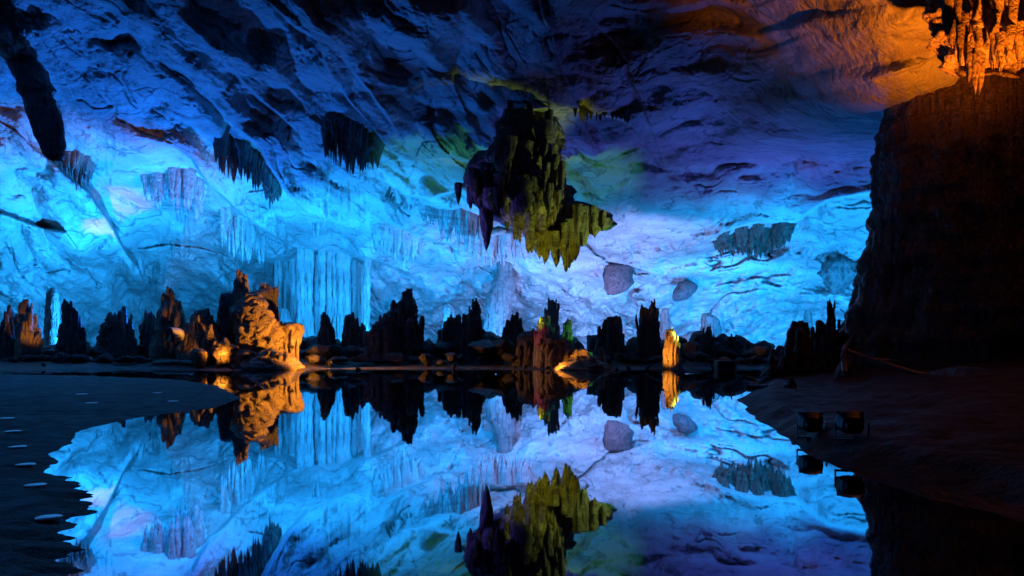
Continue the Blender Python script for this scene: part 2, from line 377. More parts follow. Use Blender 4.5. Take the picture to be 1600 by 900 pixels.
def spire(name, label, cat, rows, Y, mat='shore', group=None, parent=None, spurs=0, **kw):
    kw.setdefault('seed', random.randint(0, 999))
    full = rows
    if spurs:
        cm = (rows[-1][1] + rows[-1][2]) / 2; rows = [(r0 + 4, (a0 - (a0 + b0) / 2) * .8 + (a0 + b0) / 2, (b0 - (a0 + b0) / 2) * .8 + (a0 + b0) / 2) for r0, a0, b0 in rows]
    V, Fc, base = body(rows, Y, **kw)
    o = link(name, raw_mesh(name, V, Fc), M[mat], parent, base if parent is None else base - parent.location)
    if parent is None: tag(o, label, cat, group)
    if spurs:                                             # upright blades that make up the ragged outline
        q = random.Random(kw['seed']); rr = sorted(full); ys = np.array([z[0] for z in rr], float); tt = np.linspace(ys[0], ys[-1], 80)
        L_ = np.interp(tt, ys, [z[1] for z in rr]); R_ = np.interp(tt, ys, [z[2] for z in rr]); y1 = ys[-1]
        x = L_[-1] + 2; W_ = R_[-1] - L_[-1]
        while x < R_[-1] - 2:
            wv = q.uniform(.10, .24) * W_; wv = min(max(wv, 4.5), 15)
            sky = tt[np.argmax((L_ <= x) & (R_ >= x))]; k = abs(x - (L_[-1] + R_[-1]) / 2) / (W_ / 2)
            for front in (0, 1):
                yt = sky + q.uniform(-2, 7) + front * q.uniform(6, .45 * (y1 - sky) + 7)
                if y1 - yt < 10: continue
                lean = q.uniform(-.08, .08) * (y1 - yt); xx = x + front * q.uniform(-4, 4)
                rw = [(yt, xx - wv * .25 + lean, xx + wv * .28 + lean), (yt + (y1 - yt) * .1, xx - wv * .42 + lean, xx + wv * .42 + lean), (yt + (y1 - yt) * .5, xx - wv * .5, xx + wv * .5), (y1, xx - wv * .6, xx + wv * .6)]
                Yb = Y - math.sqrt(max(0, 1 - k * k)) * (.10 + .26 * front + q.uniform(-.08, .08)) * W_ * Y / F
                V2, F2, b2 = body(rw, Yb, seg=18, step=1.5, rough=.24, flute=.22, pit=.14, steps=.22, jag=1.0, seed=q.randint(0, 999), down=.3)
                link('blade', raw_mesh('blade', V2, F2), M[mat], o, b2 - base)
            x += wv * q.uniform(.6, .95)
    return o

BOULDERS = []
def boulder_mesh(seed, sub=3, sharp=.35, flat=.8):
    bm = bmesh.new(); bmesh.ops.create_icosphere(bm, subdivisions=sub, radius=1)
    v = np.array([x.co[:] for x in bm.verts], np.float32)
    f = [tuple(x.index for x in p.verts) for p in bm.faces]; bm.free()
    r = np.random.default_rng(seed)
    for _ in range(16):                                   # broken faces
        n = r.normal(size=3); n /= np.linalg.norm(n); d = r.uniform(.45, .85)
        k = v @ n; v = v - np.outer(np.maximum(k - d, 0) * .85, n)
    x, y, z = v.T
    k = 1 + .22 * fbm(x * 1.3 + seed, y * 1.3, z * 1.3, 3) + .22 * fbm(x * 2.6, y * 2.6 + seed, z * 2.6, 4, .6, True)
    v = v * k[:, None] * np.array([1, .9, flat]); return v, f
BM = []
for s in range(10):
    v, f = boulder_mesh(s + 3, 4 if s < 4 else 3); BM.append(raw_mesh('boulder', v, f))
def boulder(px, py, wpx, hpx, Y, label, group, mat='shore', name='boulder', k=None):
    """a boulder wpx by hpx pixels whose foot shows at (px, py)"""
    s = Y / F; k = random.randrange(len(BM)) if k is None else k
    me = BM[k] if mat == 'shore' else BM[k].copy()
    o = link(name, me, M[mat])
    if me.materials and mat != 'shore': me.materials.clear(); me.materials.append(M[mat])
    p = P(px, py - hpx * .42, Y); o.location = p; o.scale = (wpx * s * .52, wpx * s * .48, hpx * s * .62)
    o.rotation_euler = (random.uniform(-.2, .2), random.uniform(-.2, .2), random.uniform(0, 6.28))
    return tag(o, label, 'boulder', group)

def nodules(parent, rows, Y, n, lo, hi, mat, depth=.8, seed=1):
    q = random.Random(seed); rows = sorted(rows); ys = [z[0] for z in rows]
    for i in range(n):
        y = q.uniform(ys[0], ys[-1]); l = np.interp(y, ys, [z[1] for z in rows]); r_ = np.interp(y, ys, [z[2] for z in rows]); f = q.uniform(-.95, .95)
        x = (l + r_) / 2 + f * (r_ - l) / 2; hw = (r_ - l) / 2 * Y / F; k = q.uniform(lo, hi) * Y / F * .8
        me = NOD[q.randrange(len(NOD))]
        o = link('nodule', me, M[mat], parent, P(x, y, Y - depth * hw * math.sqrt(1 - f * f) * .95) - parent.location)
        o.scale = (k, k, k * q.uniform(.9, 1.9)); o.rotation_euler = (q.uniform(-.5, .5), q.uniform(-.5, .5), q.uniform(0, 6))
NOD = []
for s_ in range(6):
    v, f = boulder_mesh(s_ + 60, 3); NOD.append(raw_mesh('nodule', v, f))
for me in NOD: me.materials.append(M['tan'])
# --- island of ochre rock, left of centre, warm lit
isl = empty('island_formation', P(388, 568, 28)); tag(isl, 'tall orange lit rock mass with dark peak on the shore left of centre', 'rock formation')
spire('peak', None, None, [(420, 371, 379), (428, 368, 386), (440, 364, 391), (455, 361, 394), (475, 356, 400), (510, 350, 404), (565, 345, 410)], 28.4, 'tan', parent=isl, seg=40, rough=.18, flute=.22, seed=4, pit=.08, steps=.15, spurs=1)
spire('shoulder', None, None, [(455, 345, 362), (462, 341, 374), (480, 342, 380), (505, 338, 385), (530, 336, 390), (570, 330, 395)], 28.2, 'shore', parent=isl, seg=36, rough=.2, seed=9, spurs=1)
spire('coral_mass', None, None, [(462, 388, 404), (470, 378, 410), (485, 370, 416), (500, 368, 424), (515, 372, 431), (530, 375, 433), (545, 378, 430), (570, 370, 432)], 27.2, 'tan', parent=isl, seg=72, step=.8, rough=.26, flute=.10, pit=.14, lump=2.0, seed=21)
nodules(isl, [(466, 384, 406), (485, 372, 414), (500, 370, 422), (515, 374, 429), (545, 376, 430), (565, 372, 430)], 27.2, 95, 5, 13, 'tan', seed=3)
nodules(isl, [(552, 402, 445), (563, 394, 455), (575, 388, 456)], 26.2, 26, 5, 12, 'tan', 1.2, seed=4)
nodules(isl, [(536, 338, 366), (555, 338, 364), (573, 340, 358)], 26.0, 22, 4, 10, 'tan', .8, seed=5)
spire('back_spire', None, None, [(441, 412, 420), (447, 409, 430), (455, 392, 431), (475, 392, 433), (500, 395, 435), (560, 395, 440)], 29.6, 'shore', parent=isl, seg=30, rough=.2, seed=33, spurs=1)
spire('foot_ledge', None, None, [(548, 408, 432), (555, 398, 450), (563, 392, 457), (570, 386, 460), (577, 384, 458)], 26.2, 'tan', parent=isl, seg=48, step=1, rough=.16, depth=1.3, down=.3, seed=41, ledge=.14, pit=.16, steps=.2)
spire('rubble', None, None, [(536, 340, 352), (542, 336, 368), (552, 337, 366), (562, 340, 358), (575, 342, 358)], 26.0, 'tan', parent=isl, seg=40, step=1, rough=.3, pit=.2, seed=52)
spire('rubble', None, None, [(548, 378, 392), (553, 372, 396), (562, 370, 396), (572, 374, 398)], 25.8, 'tan', parent=isl, seg=36, step=1, rough=.3, pit=.15, seed=53)
spire('stalagmite', 'pointed orange and black stalagmite like a hooded figure on left shore', 'stalagmite',
      [(447, 262, 268), (453, 260, 271), (462, 258, 274), (470, 254, 281), (480, 250, 286), (495, 246, 290), (510, 243, 291), (540, 240, 292)], 28.0, 'tan', seg=44, step=1.2, rough=.22, flute=.18, seed=61, pit=.14, spurs=3)
spire('stalagmite', 'wedge shaped stalagmite with bright orange right flank beside hooded stalagmite', 'stalagmite',
      [(481, 309, 322), (488, 302, 327), (500, 296, 335), (515, 291, 341), (530, 288, 347), (545, 285, 350)], 27.4, 'tan', seg=44, step=1.2, rough=.18, flute=.24, seed=62, pit=.10, spurs=2)
spire('stalagmite', 'shaggy mushroom shaped orange stump at right foot of island rock', 'stalagmite',
      [(502, 441, 470), (506, 437, 474), (515, 436, 474), (526, 434, 471), (538, 433, 467), (562, 432, 466)], 27.6, 'tan', seg=40, step=1.2, rough=.14, flute=.22, seed=63, pit=.12, spurs=1)
spire('rock', 'small upright reddish rock standing at the water edge left of island', 'rock',
      [(545, 303, 314), (550, 299, 320), (558, 298, 322), (567, 301, 321), (576, 306, 318)], 25.7, 'tan', seg=28, step=1.2, rough=.2, seed=64, down=.2)
spire('stalagmite', 'small orange tipped stalagmite at far left of the shore', 'stalagmite',
      [(464, 36, 42), (470, 32, 46), (482, 30, 50), (495, 31, 56), (508, 31, 60), (540, 26, 64)], 28.4, 'tan', seg=36, step=1.4, rough=.15, flute=.16, seed=65, pit=.12, spurs=1)
# --- silhouettes along the far shore
SH = [
 ('low dark stalagmite at the extreme left edge of the shore', [(474, 12, 18), (484, 9, 22), (500, 4, 27), (520, -4, 30), (555, -12, 34)], 28.8, 'shore'),
 ('flat topped dark slab stalagmite right of the pale blue pillar', [(465, 98, 104), (470, 96, 109), (478, 95, 117), (492, 95, 125), (515, 94, 129), (555, 92, 132)], 28.6, 'shore'),
 ('dark twin humped stalagmite between slab stalagmite and hooded stalagmite', [(480, 188, 196), (486, 183, 201), (494, 170, 203), (505, 162, 205), (525, 158, 209), (555, 152, 214)], 29.0, 'shore'),
 ('narrow dark hump on the left of the twin humped stalagmite', [(485, 168, 177), (494, 164, 182), (510, 160, 188), (550, 156, 190)], 29.2, 'shore'),
 ('blocky dark stump left of the hooded stalagmite', [(486, 226, 240), (494, 223, 246), (505, 222, 248), (550, 216, 250)], 29.4, 'shore'),
 ('dark ragged crag standing behind the right side of the island', [(447, 414, 422), (456, 410, 432), (480, 408, 434), (550, 400, 436)], 31.0, 'shore'),
 ('square dark stump in front of the organ pipe columns', [(488, 501, 515), (494, 500, 519), (510, 499, 522), (550, 494, 528)], 30.0, 'shore'),
 ('greenish dark block stalagmite right of the square stump', [(488, 540, 553), (494, 537, 560), (508, 537, 566), (550, 532, 574)], 30.6, 'shore'),
 ('big stepped dark stalagmite tower left of centre', [(449, 636, 647), (454, 626, 648), (464, 622, 649), (474, 613, 655), (486, 604, 655), (505, 599, 656), (555, 592, 660)], 29.6, 'shore'),
 ('low dark shoulder rock left of the stepped tower', [(492, 595, 608), (500, 584, 616), (515, 576, 622), (555, 570, 626)], 29.0, 'shore'),
 ('dark peaked stalagmite with broad left shoulder near centre', [(467, 739, 749), (474, 737, 751), (484, 731, 752), (494, 722, 753), (510, 718, 756), (555, 712, 762)], 29.8, 'shore'),
 ('low dark hump left of the peaked centre stalagmite', [(493, 700, 714), (500, 692, 720), (515, 688, 726), (555, 680, 730)], 30.2, 'shore'),
 ('dark blunt rock right of the pale fluted pillar', [(489, 800, 812), (496, 792, 815), (508, 786, 818), (550, 780, 822)], 29.4, 'shore'),
 ('dark peaked rock right of the green lit stone', [(492, 950, 966), (500, 944, 969), (512, 938, 972), (530, 934, 976), (560, 926, 982)], 29.4, 'shore'),
 ('tall dark twin spired stalagmite right of centre', [(477, 1002, 1012), (486, 999, 1025), (505, 998, 1026), (530, 995, 1030), (560, 990, 1036)], 28.8, 'shore'),
 ('thin dark spike rising from the twin spired stalagmite', [(468, 1017, 1022), (476, 1014, 1025), (500, 1010, 1027), (550, 1006, 1030)], 28.6, 'shore'),
 ('small dark stalagmite in front of the pale leaning slab', [(507, 1103, 1110), (515, 1100, 1113), (530, 1098, 1116), (560, 1092, 1124)], 29.0, 'shore'),
 ('dark flat topped rock right of the pale leaning slab', [(523, 1132, 1150), (530, 1130, 1153), (560, 1126, 1158)], 29.6, 'shore'),
 ('low dark blocky rock near the end of the far shore', [(536, 1162, 1178), (543, 1158, 1184), (565, 1154, 1190)], 30.0, 'shore'),
 ('small rounded dark post at the end of the far shore', [(541, 1196, 1204), (548, 1193, 1207), (568, 1190, 1210)], 30.4, 'shore'),
]
for lab, rows, Y, mat in SH:
    rows = rows[:-1] + [(rows[-1][0], rows[-2][1] - 2, rows[-2][2] + 2)]                 # upright foot
    spire('stalagmite', lab, 'stalagmite', rows, Y, mat, 'dark stalagmites along the far shore', rough=.2, flute=.2, seg=52, step=1.1, steps=.25, pit=.2, jag=1.2, spurs=1)
PALE = [
 ('pale blue lit pillar standing against the left wall', [(450, 78, 85), (458, 75, 89), (475, 74, 91), (500, 72, 91), (530, 70, 92)], 33.5),
 ('small pinkish stub behind the dark rocks left of centre', [(474, 698, 706), (484, 696, 712), (500, 695, 714), (530, 692, 716)], 48.0),
 ('pale narrow pillar right of the twin spired stalagmite', [(482, 1036, 1044), (490, 1034, 1045), (520, 1029, 1046), (550, 1026, 1048)], 47.0),
 ('pale leaning slab stalagmite on the right of the far shore', [(490, 1099, 1107), (495, 1098, 1115), (503, 1097, 1122), (520, 1095, 1126), (555, 1093, 1128)], 46.0),
 ('pale blue bullet shaped pillar behind the right bank rocks', [(485, 1260, 1265), (492, 1257, 1269), (515, 1256, 1271), (550, 1254, 1273)], 46.0),
 ('small pale cone stub left of the organ pipe columns', [(482, 440, 447), (490, 437, 451), (510, 435, 454), (540, 434, 456)], 44.0),
 ('low pale rounded mound left of the pale leaning slab', [(520, 1075, 1088), (527, 1066, 1094), (540, 1060, 1098), (555, 1058, 1100)], 45.0),
]
for lab, rows, Y in PALE:
    spire('stalagmite', lab, 'stalagmite', rows, Y, 'grey', 'pale stalagmites standing behind the shore rocks', rough=.13, flute=.16, seg=30)
# --- painted-light group right of centre
spire('stalagmite', 'slender red and blue lit stalagmite above the coloured rocks', 'stalagmite', [(465, 859, 865), (472, 856, 869), (485, 854, 871), (505, 853, 873), (550, 850, 876)], 29.2, 'pale', seg=26, rough=.12, flute=.2, seed=71, pit=.12, spurs=1)
spire('rock', 'triangular rock lit red on its left and green on its right', 'rock', [(492, 844, 851), (500, 840, 858), (512, 837, 863), (527, 836, 864), (560, 835, 864)], 26.9, 'pale', seg=28, rough=.15, seed=72, pit=.15, spurs=1)
spire('rock', 'small upright bright green lit stone', 'rock', [(497, 885, 891), (503, 881, 893), (515, 881, 893), (530, 882, 895), (555, 880, 897)], 26.9, 'pale', seg=24, rough=.16, seed=73, pit=.15, spurs=1)
spire('rock', 'hollowed rock lit red and orange below the triangular rock', 'rock', [(522, 850, 872), (530, 846, 884), (545, 846, 890), (556, 848, 892), (572, 846, 896)], 26.5, 'tan', seg=44, step=1, rough=.22, pit=.22, seed=74, spurs=1)
spire('rock', 'dark fluted boulder wall left of the coloured rocks', 'rock', [(515, 818, 846), (522, 810, 850), (540, 808, 853), (570, 804, 856)], 27.6, 'shore', seg=32, flute=.2, seed=75, pit=.15, spurs=1)
spire('rock', 'orange lit sloping ledge at the water edge right of centre', 'rock', [(547, 896, 912), (553, 892, 924), (560, 886, 932), (568, 874, 938), (576, 858, 944)], 26.2, 'tan', seg=44, step=1, depth=1.2, rough=.2, pit=.2, steps=.3, ledge=.1, seed=76, down=.25)
spire('rock', 'small orange lit nub above the sloping ledge', 'rock', [(543, 936, 942), (548, 934, 945), (556, 934, 946), (566, 932, 948)], 26.8, 'tan', seg=22, seed=77)
spire('stalagmite', 'cone stalagmite with bright orange left flank right of twin spires', 'stalagmite', [(511, 1043, 1052), (518, 1041, 1055), (530, 1038, 1058), (545, 1036, 1062), (560, 1036, 1066), (577, 1038, 1066)], 26.4, 'tan', seg=40, step=1.2, rough=.18, flute=.2, seed=78, pit=.14, spurs=2)
spire('rock', 'small black pyramid rock at the foot of the orange cone', 'rock', [(569, 1058, 1061), (574, 1054, 1066), (580, 1050, 1072)], 25.0, 'shore', seg=20, seed=79, down=.2)
# --- boulders heaped along the shore
LM = [(15, 'leftmost low stalagmite'), (110, 'dark slab stalagmite'), (192, 'twin humped stalagmite'), (265, 'hooded stalagmite'), (390, 'orange island rock'), (508, 'square stump'), (552, 'greenish block'),
      (638, 'stepped dark tower'), (744, 'peaked centre stalagmite'), (862, 'red and blue stalagmite'), (960, 'dark peaked rock'), (1015, 'twin spired stalagmite'), (1050, 'orange cone stalagmite'), (1110, 'pale leaning slab'), (1172, 'low blocky end rock')]
ORD = ['first', 'second', 'third', 'fourth', 'fifth', 'sixth', 'seventh', 'eighth']
def shore_boulders():
    r = random.Random(5)
    for row, (Y, py, lo, hi, wl, wh, rn) in enumerate([(31.5, 562, 24, 50, 30, 56, 'back row'), (29.4, 565, 18, 38, 24, 46, 'middle row'), (27.9, 569, 9, 20, 16, 34, 'front row')]):
        x = -30 + row * 9; cnt = {}; made = []
        while x < 1215:
            wv = r.uniform(wl, wh); h = r.uniform(lo, hi)
            skip = (row == 2 and (235 < x < 480 or 800 < x < 900))
            if not skip: made.append((x, py + r.uniform(-3, 2), wv, h, Y + r.uniform(-.5, .5)))
            x += wv * r.uniform(.55, .85)
        near = lambda q: min(LM, key=lambda l: abs(l[0] - q[0]))
        for q in sorted(made, key=lambda q: abs(near(q)[0] - q[0])):
            l = near(q); side = 'left' if q[0] < l[0] else 'right'; k = (l[1], side); cnt[k] = cnt.get(k, 0) + 1
            boulder(*q, f'{ORD[cnt[k] - 1]} {rn} dark boulder to the {side} of the {l[1]}', 'dark boulders heaped along the far shore')
shore_boulders()
boulder(756, 551, 66, 20, 28.2, 'flat topped pale grey slab boulder left of the coloured rocks', None, k=2)
boulder(785, 556, 40, 34, 28.0, 'rounded dark boulder right of the flat slab boulder', None, k=1)
# --- dark group on the right bank
RBK = [
 ('broad black cone stalagmite on the left end of the right bank', [(498, 1246, 1255), (505, 1240, 1259), (512, 1234, 1263), (522, 1231, 1267), (537, 1222, 1271), (555, 1206, 1276), (585, 1192, 1282), (612, 1172, 1290)], 16.5),
 ('rounded black shoulder rock left of the broad black cone', [(537, 1212, 1224), (545, 1208, 1232), (565, 1200, 1240), (608, 1186, 1246)], 16.9),
 ('square black stump right of the broad black cone', [(497, 1273, 1284), (503, 1271, 1294), (512, 1271, 1306), (530, 1272, 1312), (545, 1276, 1312), (600, 1270, 1322)], 17.5),
 ('straight thin black pillar on the right bank', [(468, 1293, 1300), (472, 1292, 1302), (500, 1292, 1304), (530, 1290, 1308), (580, 1288, 1310)], 17.2),
 ('small peaked black stalagmite right of the thin pillar', [(497, 1318, 1324), (503, 1312, 1330), (515, 1309, 1334), (545, 1309, 1338), (590, 1306, 1344)], 17.8),
 ('tilted flat topped black post beside the great column', [(481, 1329, 1339), (490, 1329, 1342), (515, 1330, 1345), (580, 1328, 1350)], 18.2),
]
for lab, rows, Y in RBK:
    spire('stalagmite', lab, 'stalagmite', rows, Y, 'column', 'black stalagmites on the right bank', rough=.13, flute=.14, seg=48, step=2, down=.8, steps=.14, pit=.06, jag=1.2, spurs=1)
spire('broken_stump', 'small pale tipped broken stump at the bank edge', 'stump', [(590, 1232, 1238), (598, 1228, 1242), (608, 1220, 1246), (620, 1214, 1250)], 11.6, 'column', seg=24, step=2, rough=.14)
spire('rock', 'dark leaning rock on the bank below the branch', 'rock', [(556, 1322, 1330), (570, 1312, 1338), (590, 1304, 1346), (615, 1296, 1356)], 13.6, 'column', seg=28, step=2.5, rough=.15)
for k, (px, py, wv, h, Y, lab) in enumerate([(1560, 640, 190, 70, 11.0, 'big rounded dark red rock on the bank at right edge'), (1180, 612, 40, 14, 14.5, 'low black rock at the tip of the right bank'),
        (1390, 690, 60, 22, 7.6, 'low smooth rock on the near slope of the right bank'), (1470, 612, 120, 40, 13.2, 'dark rock at the foot of the great column')]):
    boulder(px, py, wv, h, Y, lab, None, 'column', name='rock', k=k)
# --- the great column
V_, F_, b_ = body([(60, 1432, 1900), (110, 1424, 1880), (150, 1410, 1850), (185, 1398, 1830), (230, 1391, 1820), (300, 1386, 1815), (380, 1378, 1815), (440, 1368, 1815), (490, 1352, 1825), (530, 1342, 1835), (565, 1336, 1845), (600, 1332, 1850), (640, 1326, 1860)],
                  17.0, seg=260, step=4.5, depth=.55, rough=.045, flute=.022, lump=2.6, seed=3, down=.6, axial=.6, ledge=.012, jag=.25)
ang_ = np.arctan2(V_[:, 1], V_[:, 0]); n_ = fbm(ang_ * 16, ang_ * 0, V_[:, 2] * .10, 4, .6, True) * .10 + fbm(V_[:, 0] * 1.1, V_[:, 1] * 1.1, V_[:, 2] * .6, 4, .55, True) * .20
V_[:, 0] += np.cos(ang_) * n_; V_[:, 1] += np.sin(ang_) * n_
col = link('great_column', raw_mesh('great_column', V_, F_), M['column'], loc=b_)
tag(col, 'huge dark brown fluted rock column filling the right side', 'column')

# ------------------------------------------------------------------ hanging dripstone
def stalactite_mesh(length, r, seed, seg=18, rings=16, blunt=.25, wob=.25, jag=.22):
    t = np.linspace(0, 1, rings); rr = r * (blunt + (1 - blunt) * (1 - t ** 1.6)) * (1 - smooth(.86, 1.03, t) * .8)
    a = np.linspace(0, 2 * np.pi, seg, endpoint=False); A, T = np.meshgrid(a, t); RR = np.repeat(rr[:, None], seg, 1)
    k = 1 + .32 * fbm(np.cos(A) * 1.6 + seed * 7.3, np.sin(A) * 1.6, T * 1.6 * max(1, length / r / 8), 3, .55, True) + .34 * fbm(np.cos(A) * 3.4 + seed, np.sin(A) * 3.4, T * .5, 2, .5, True)
    cut = .55 + 1.0 * fbm(np.cos(A) * 1.9 - seed, np.sin(A) * 1.9, 0 * A + seed, 2); k = k * (1 - .35 * smooth(0, .06, T - cut))
    zz = T * length * (1 + jag * (fbm(np.cos(A) * 2.2 + seed * 1.7, np.sin(A) * 2.2, 0 * A, 2, .5, True) - .5))
    ox = wob * r * pnoise(t * 2.2 + seed * 3.1, t * 0, 0 * t + 1)[:, None]; oy = wob * r * pnoise(t * 2.2 + seed * 5.7, t * 0, 0 * t + 7)[:, None]
    V = np.stack([np.cos(A) * RR * k + ox, np.sin(A) * RR * k * .85 + oy, -zz], -1).reshape(-1, 3)
    V = np.concatenate([V, [[ox[-1, 0], oy[-1, 0], -float(zz[-1].mean())]]]); ti = len(V) - 1; b0 = (rings - 1) * seg
    Fc = [tuple(int(v) for v in q)[::-1] for q in grid_faces(rings, seg, True)] + [(ti, b0 + (k_) % seg, b0 + (k_ + 1) % seg) for k_ in range(seg)]
    return V, Fc
def hang(parent, px, py0, py1, wpx, Y, mat, seed, name='stalactite', **kw):
    """one stalactite with root at (px, py0) and tip at (px, py1)"""
    s = Y / F; V, Fc = stalactite_mesh((py1 - py0) * s, wpx * s / 2, seed, **kw)
    return link(name, raw_mesh(name, V, Fc), M[mat], parent, P(px, py0, Y) - parent.location)
def curtain(label, cat, name, top, bot, wpx, mat, n=None, Y=None, off=.4, seed=1, jit=.25, blunt=.35, rootmass=True, depthj=.6, rows=1):
    """a row of stalactites between a top line and a bottom line of picture points, hung in front of the vault"""
    r = random.Random(seed); tx = [p[0] for p in top]; x0, x1 = tx[0], tx[-1]
    cx = (x0 + x1) / 2; ct = float(np.interp(cx, tx, [p[1] for p in top]))
    Y0 = Y
    if Y is None: Y = min(depth_at(x, float(np.interp(x, tx, [p[1] for p in top])) + 2) for x in np.linspace(x0, x1, 9)) - off
    root = empty(name, P(cx, ct, Y)); tag(root, label, cat, 'hanging dripstone on the vault')
    n = n or max(3, int((x1 - x0) / (wpx * .62)))
    for q in range(rows):
        for i in range(n):
            x = x0 + (x1 - x0) * (i + .5 + r.uniform(-.3, .3)) / n
            t = float(np.interp(x, tx, [p[1] for p in top])); b = float(np.interp(x, [p[0] for p in bot], [p[1] for p in bot]))
            Yi = Y0 if Y0 else depth_at(x, t + 12) - .12
            b = b - (b - t) * (r.uniform(0, jit) + (.0 if q == 0 else .25 * q)); wv = wpx * r.choice((.6, .8, 1, 1.2, 1.6))
            hang(root, x, t - 14, b, wv, Yi + r.uniform(-depthj, depthj) * wpx * Y / F - q * wpx * Y / F * .6, mat, r.randint(0, 999), blunt=blunt)
    if False:
        ys = [p[1] for p in top]
        h = max(6, wpx * .9)
        V = []; m = 24; seg = 12
        t = np.linspace(x0 - wpx * .4, x1 + wpx * .4, m); yy = np.interp(t, tx, ys)
        for k in range(m):
            rad = h * .55 * Y / F * (1 - abs(2 * k / (m - 1) - 1) ** 4 * .8) * (1 + .5 * r.uniform(-.5, .5)); Yk = Y0 if Y0 else depth_at(t[k], yy[k] + 2) - off * .4; c0 = P(t[k], yy[k] - 3, Yk) - root.location
            for j in range(seg):
                a = 2 * math.pi * j / seg; kk = 1 + .35 * r.uniform(-1, 1)
                V.append((c0.x, c0.y + .15 + math.cos(a) * rad * 1.5 * kk, c0.z + math.sin(a) * rad * kk))
        Fc = [tuple(int(v) for v in q) for q in grid_faces(m, seg, True)] + [tuple(range(seg)), tuple(range((m - 1) * seg, m * seg))[::-1]]
        link('root_ledge', raw_mesh('root_ledge', V, Fc), M[mat], root)
    return root
# central dark chandelier
r = random.Random(11)
cz = empty('stalactite_cluster', P(840, 190, 27.5)); tag(cz, 'great dark stalactite cluster with green and yellow light hanging at centre', 'stalactite cluster', 'hanging dripstone on the vault')
def fill(parent, poly_top, poly_bot, n, wl, wh, ll, lh, Y0, Y1, mat, blunt=.45):
    xs = [p[0] for p in poly_top]
    for i in range(n):
        x = r.uniform(xs[0], xs[-1]); t = np.interp(x, xs, [p[1] for p in poly_top]); b = np.interp(x, [p[0] for p in poly_bot], [p[1] for p in poly_bot])
        q = (i + r.random()) / n
        y0 = t + (b - t) * q * .92; y1 = min(y0 + r.uniform(ll, lh), b + r.uniform(-4, 6))
        if y1 - y0 < 9: continue
        hang(parent, float(x), float(y0 - 12), float(y1), r.uniform(wl, wh), Y0 + (Y1 - Y0) * q + r.uniform(-.9, .5), mat, r.randint(0, 999), blunt=blunt, seg=14, rings=14)
for rows, Y, sd in (([(128, 812, 838), (148, 806, 846), (168, 798, 852), (185, 790, 862), (205, 786, 868), (230, 780, 868), (252, 772, 862), (275, 768, 870), (300, 766, 880), (325, 770, 890), (345, 790, 892), (352, 815, 880)], 28.4, 5),
                    ([(238, 752, 790), (255, 742, 800), (280, 732, 806), (300, 734, 806), (318, 745, 790)], 28.8, 6),
                    ([(318, 860, 905), (330, 850, 940), (345, 850, 946), (356, 856, 940), (364, 870, 900)], 29.0, 8)):
    spire('rock_core', None, None, rows, Y, 'drip', parent=cz, seg=60, step=1.5, depth=.55, rough=.22, flute=.2, pit=.12, lump=1.5, seed=sd, down=0)
fill(cz, [(790, 185), (865, 200)], [(770, 330), (890, 340)], 40, 12, 30, 24, 52, 26.9, 27.1, 'drip', .7)
fill(cz, [(782, 165), (868, 178)], [(778, 262), (872, 268)], 34, 6, 14, 16, 36, 26.7, 26.9, 'drip', .35)
fill(cz, [(775, 240), (880, 250)], [(770, 340), (895, 345)], 30, 7, 14, 18, 40, 26.6, 26.8, 'drip', .3)
fill(cz, [(735, 262), (800, 262)], [(735, 318), (800, 332)], 22, 9, 24, 22, 46, 27.6, 27.8, 'drip')
fill(cz, [(780, 320), (945, 335)], [(780, 345), (825, 392), (850, 400), (885, 418), (905, 395), (918, 372), (948, 352)], 44, 8, 16, 22, 48, 27.4, 28.6, 'drip')
for x, y0, y1, wv in ((760, 315, 388, 18), (852, 345, 408, 18), (884, 350, 420, 20), (868, 345, 414, 16), (838, 340, 392, 17), (825, 335, 392, 15), (900, 345, 404, 15), (716, 292, 318, 9), (912, 345, 382, 12), (927, 345, 366, 12)):
    hang(cz, x, y0 - 6, y1, wv, 27.8, 'drip', r.randint(0, 999), blunt=.5)
# other curtains
curtain('dark purple fringe of stalactites under the left slab', 'stalactites', 'stalactite_curtain', [(336, 212), (352, 206), (380, 215), (408, 235), (432, 275)], [(336, 255), (352, 282), (385, 290), (412, 300), (436, 312)], 10, 'drip', n=22, seed=3, rows=2)
curtain('shaggy dark stalactite tuft high left of the central cluster', 'stalactites', 'stalactite_curtain', [(508, 185), (530, 178), (560, 190), (592, 235)], [(508, 242), (530, 262), (546, 276), (575, 262), (594, 262)], 11, 'drip', n=22, seed=4, rows=3)
curtain('thick pale blue stalactites under the small slab left of centre', 'stalactites', 'stalactite_curtain', [(585, 354), (612, 354), (640, 364), (660, 372)], [(585, 395), (610, 412), (640, 428), (660, 400)], 12, 'pale', n=11, seed=5, rows=2)
curtain('blue hanging flutes beneath the curved shelf on left wall', 'stalactites', 'stalactite_curtain', [(222, 262), (245, 262), (270, 255), (300, 262), (318, 296)], [(222, 330), (250, 345), (280, 352), (318, 355)], 11, 'pale', n=15, seed=6, jit=.5)
curtain('long thin blue flutes right of the curved shelf', 'stalactites', 'stalactite_curtain', [(345, 318), (370, 335), (405, 362), (420, 372)], [(345, 385), (370, 410), (405, 418), (422, 420)], 9, 'pale', n=14, seed=7, jit=.4)
curtain('fine blue grey stalactite fringe left of the central cluster', 'stalactites', 'stalactite_curtain', [(655, 312), (690, 318), (730, 322), (765, 335)], [(655, 345), (690, 368), (722, 402), (765, 392)], 8, 'pale', n=24, seed=8, rows=2, jit=.5)
curtain('pinkish stalactite fringe below the central cluster', 'stalactites', 'stalactite_curtain', [(738, 385), (770, 384), (800, 380), (832, 388)], [(738, 402), (760, 420), (790, 418), (832, 405)], 9, 'pale', n=14, seed=9, Y=44)
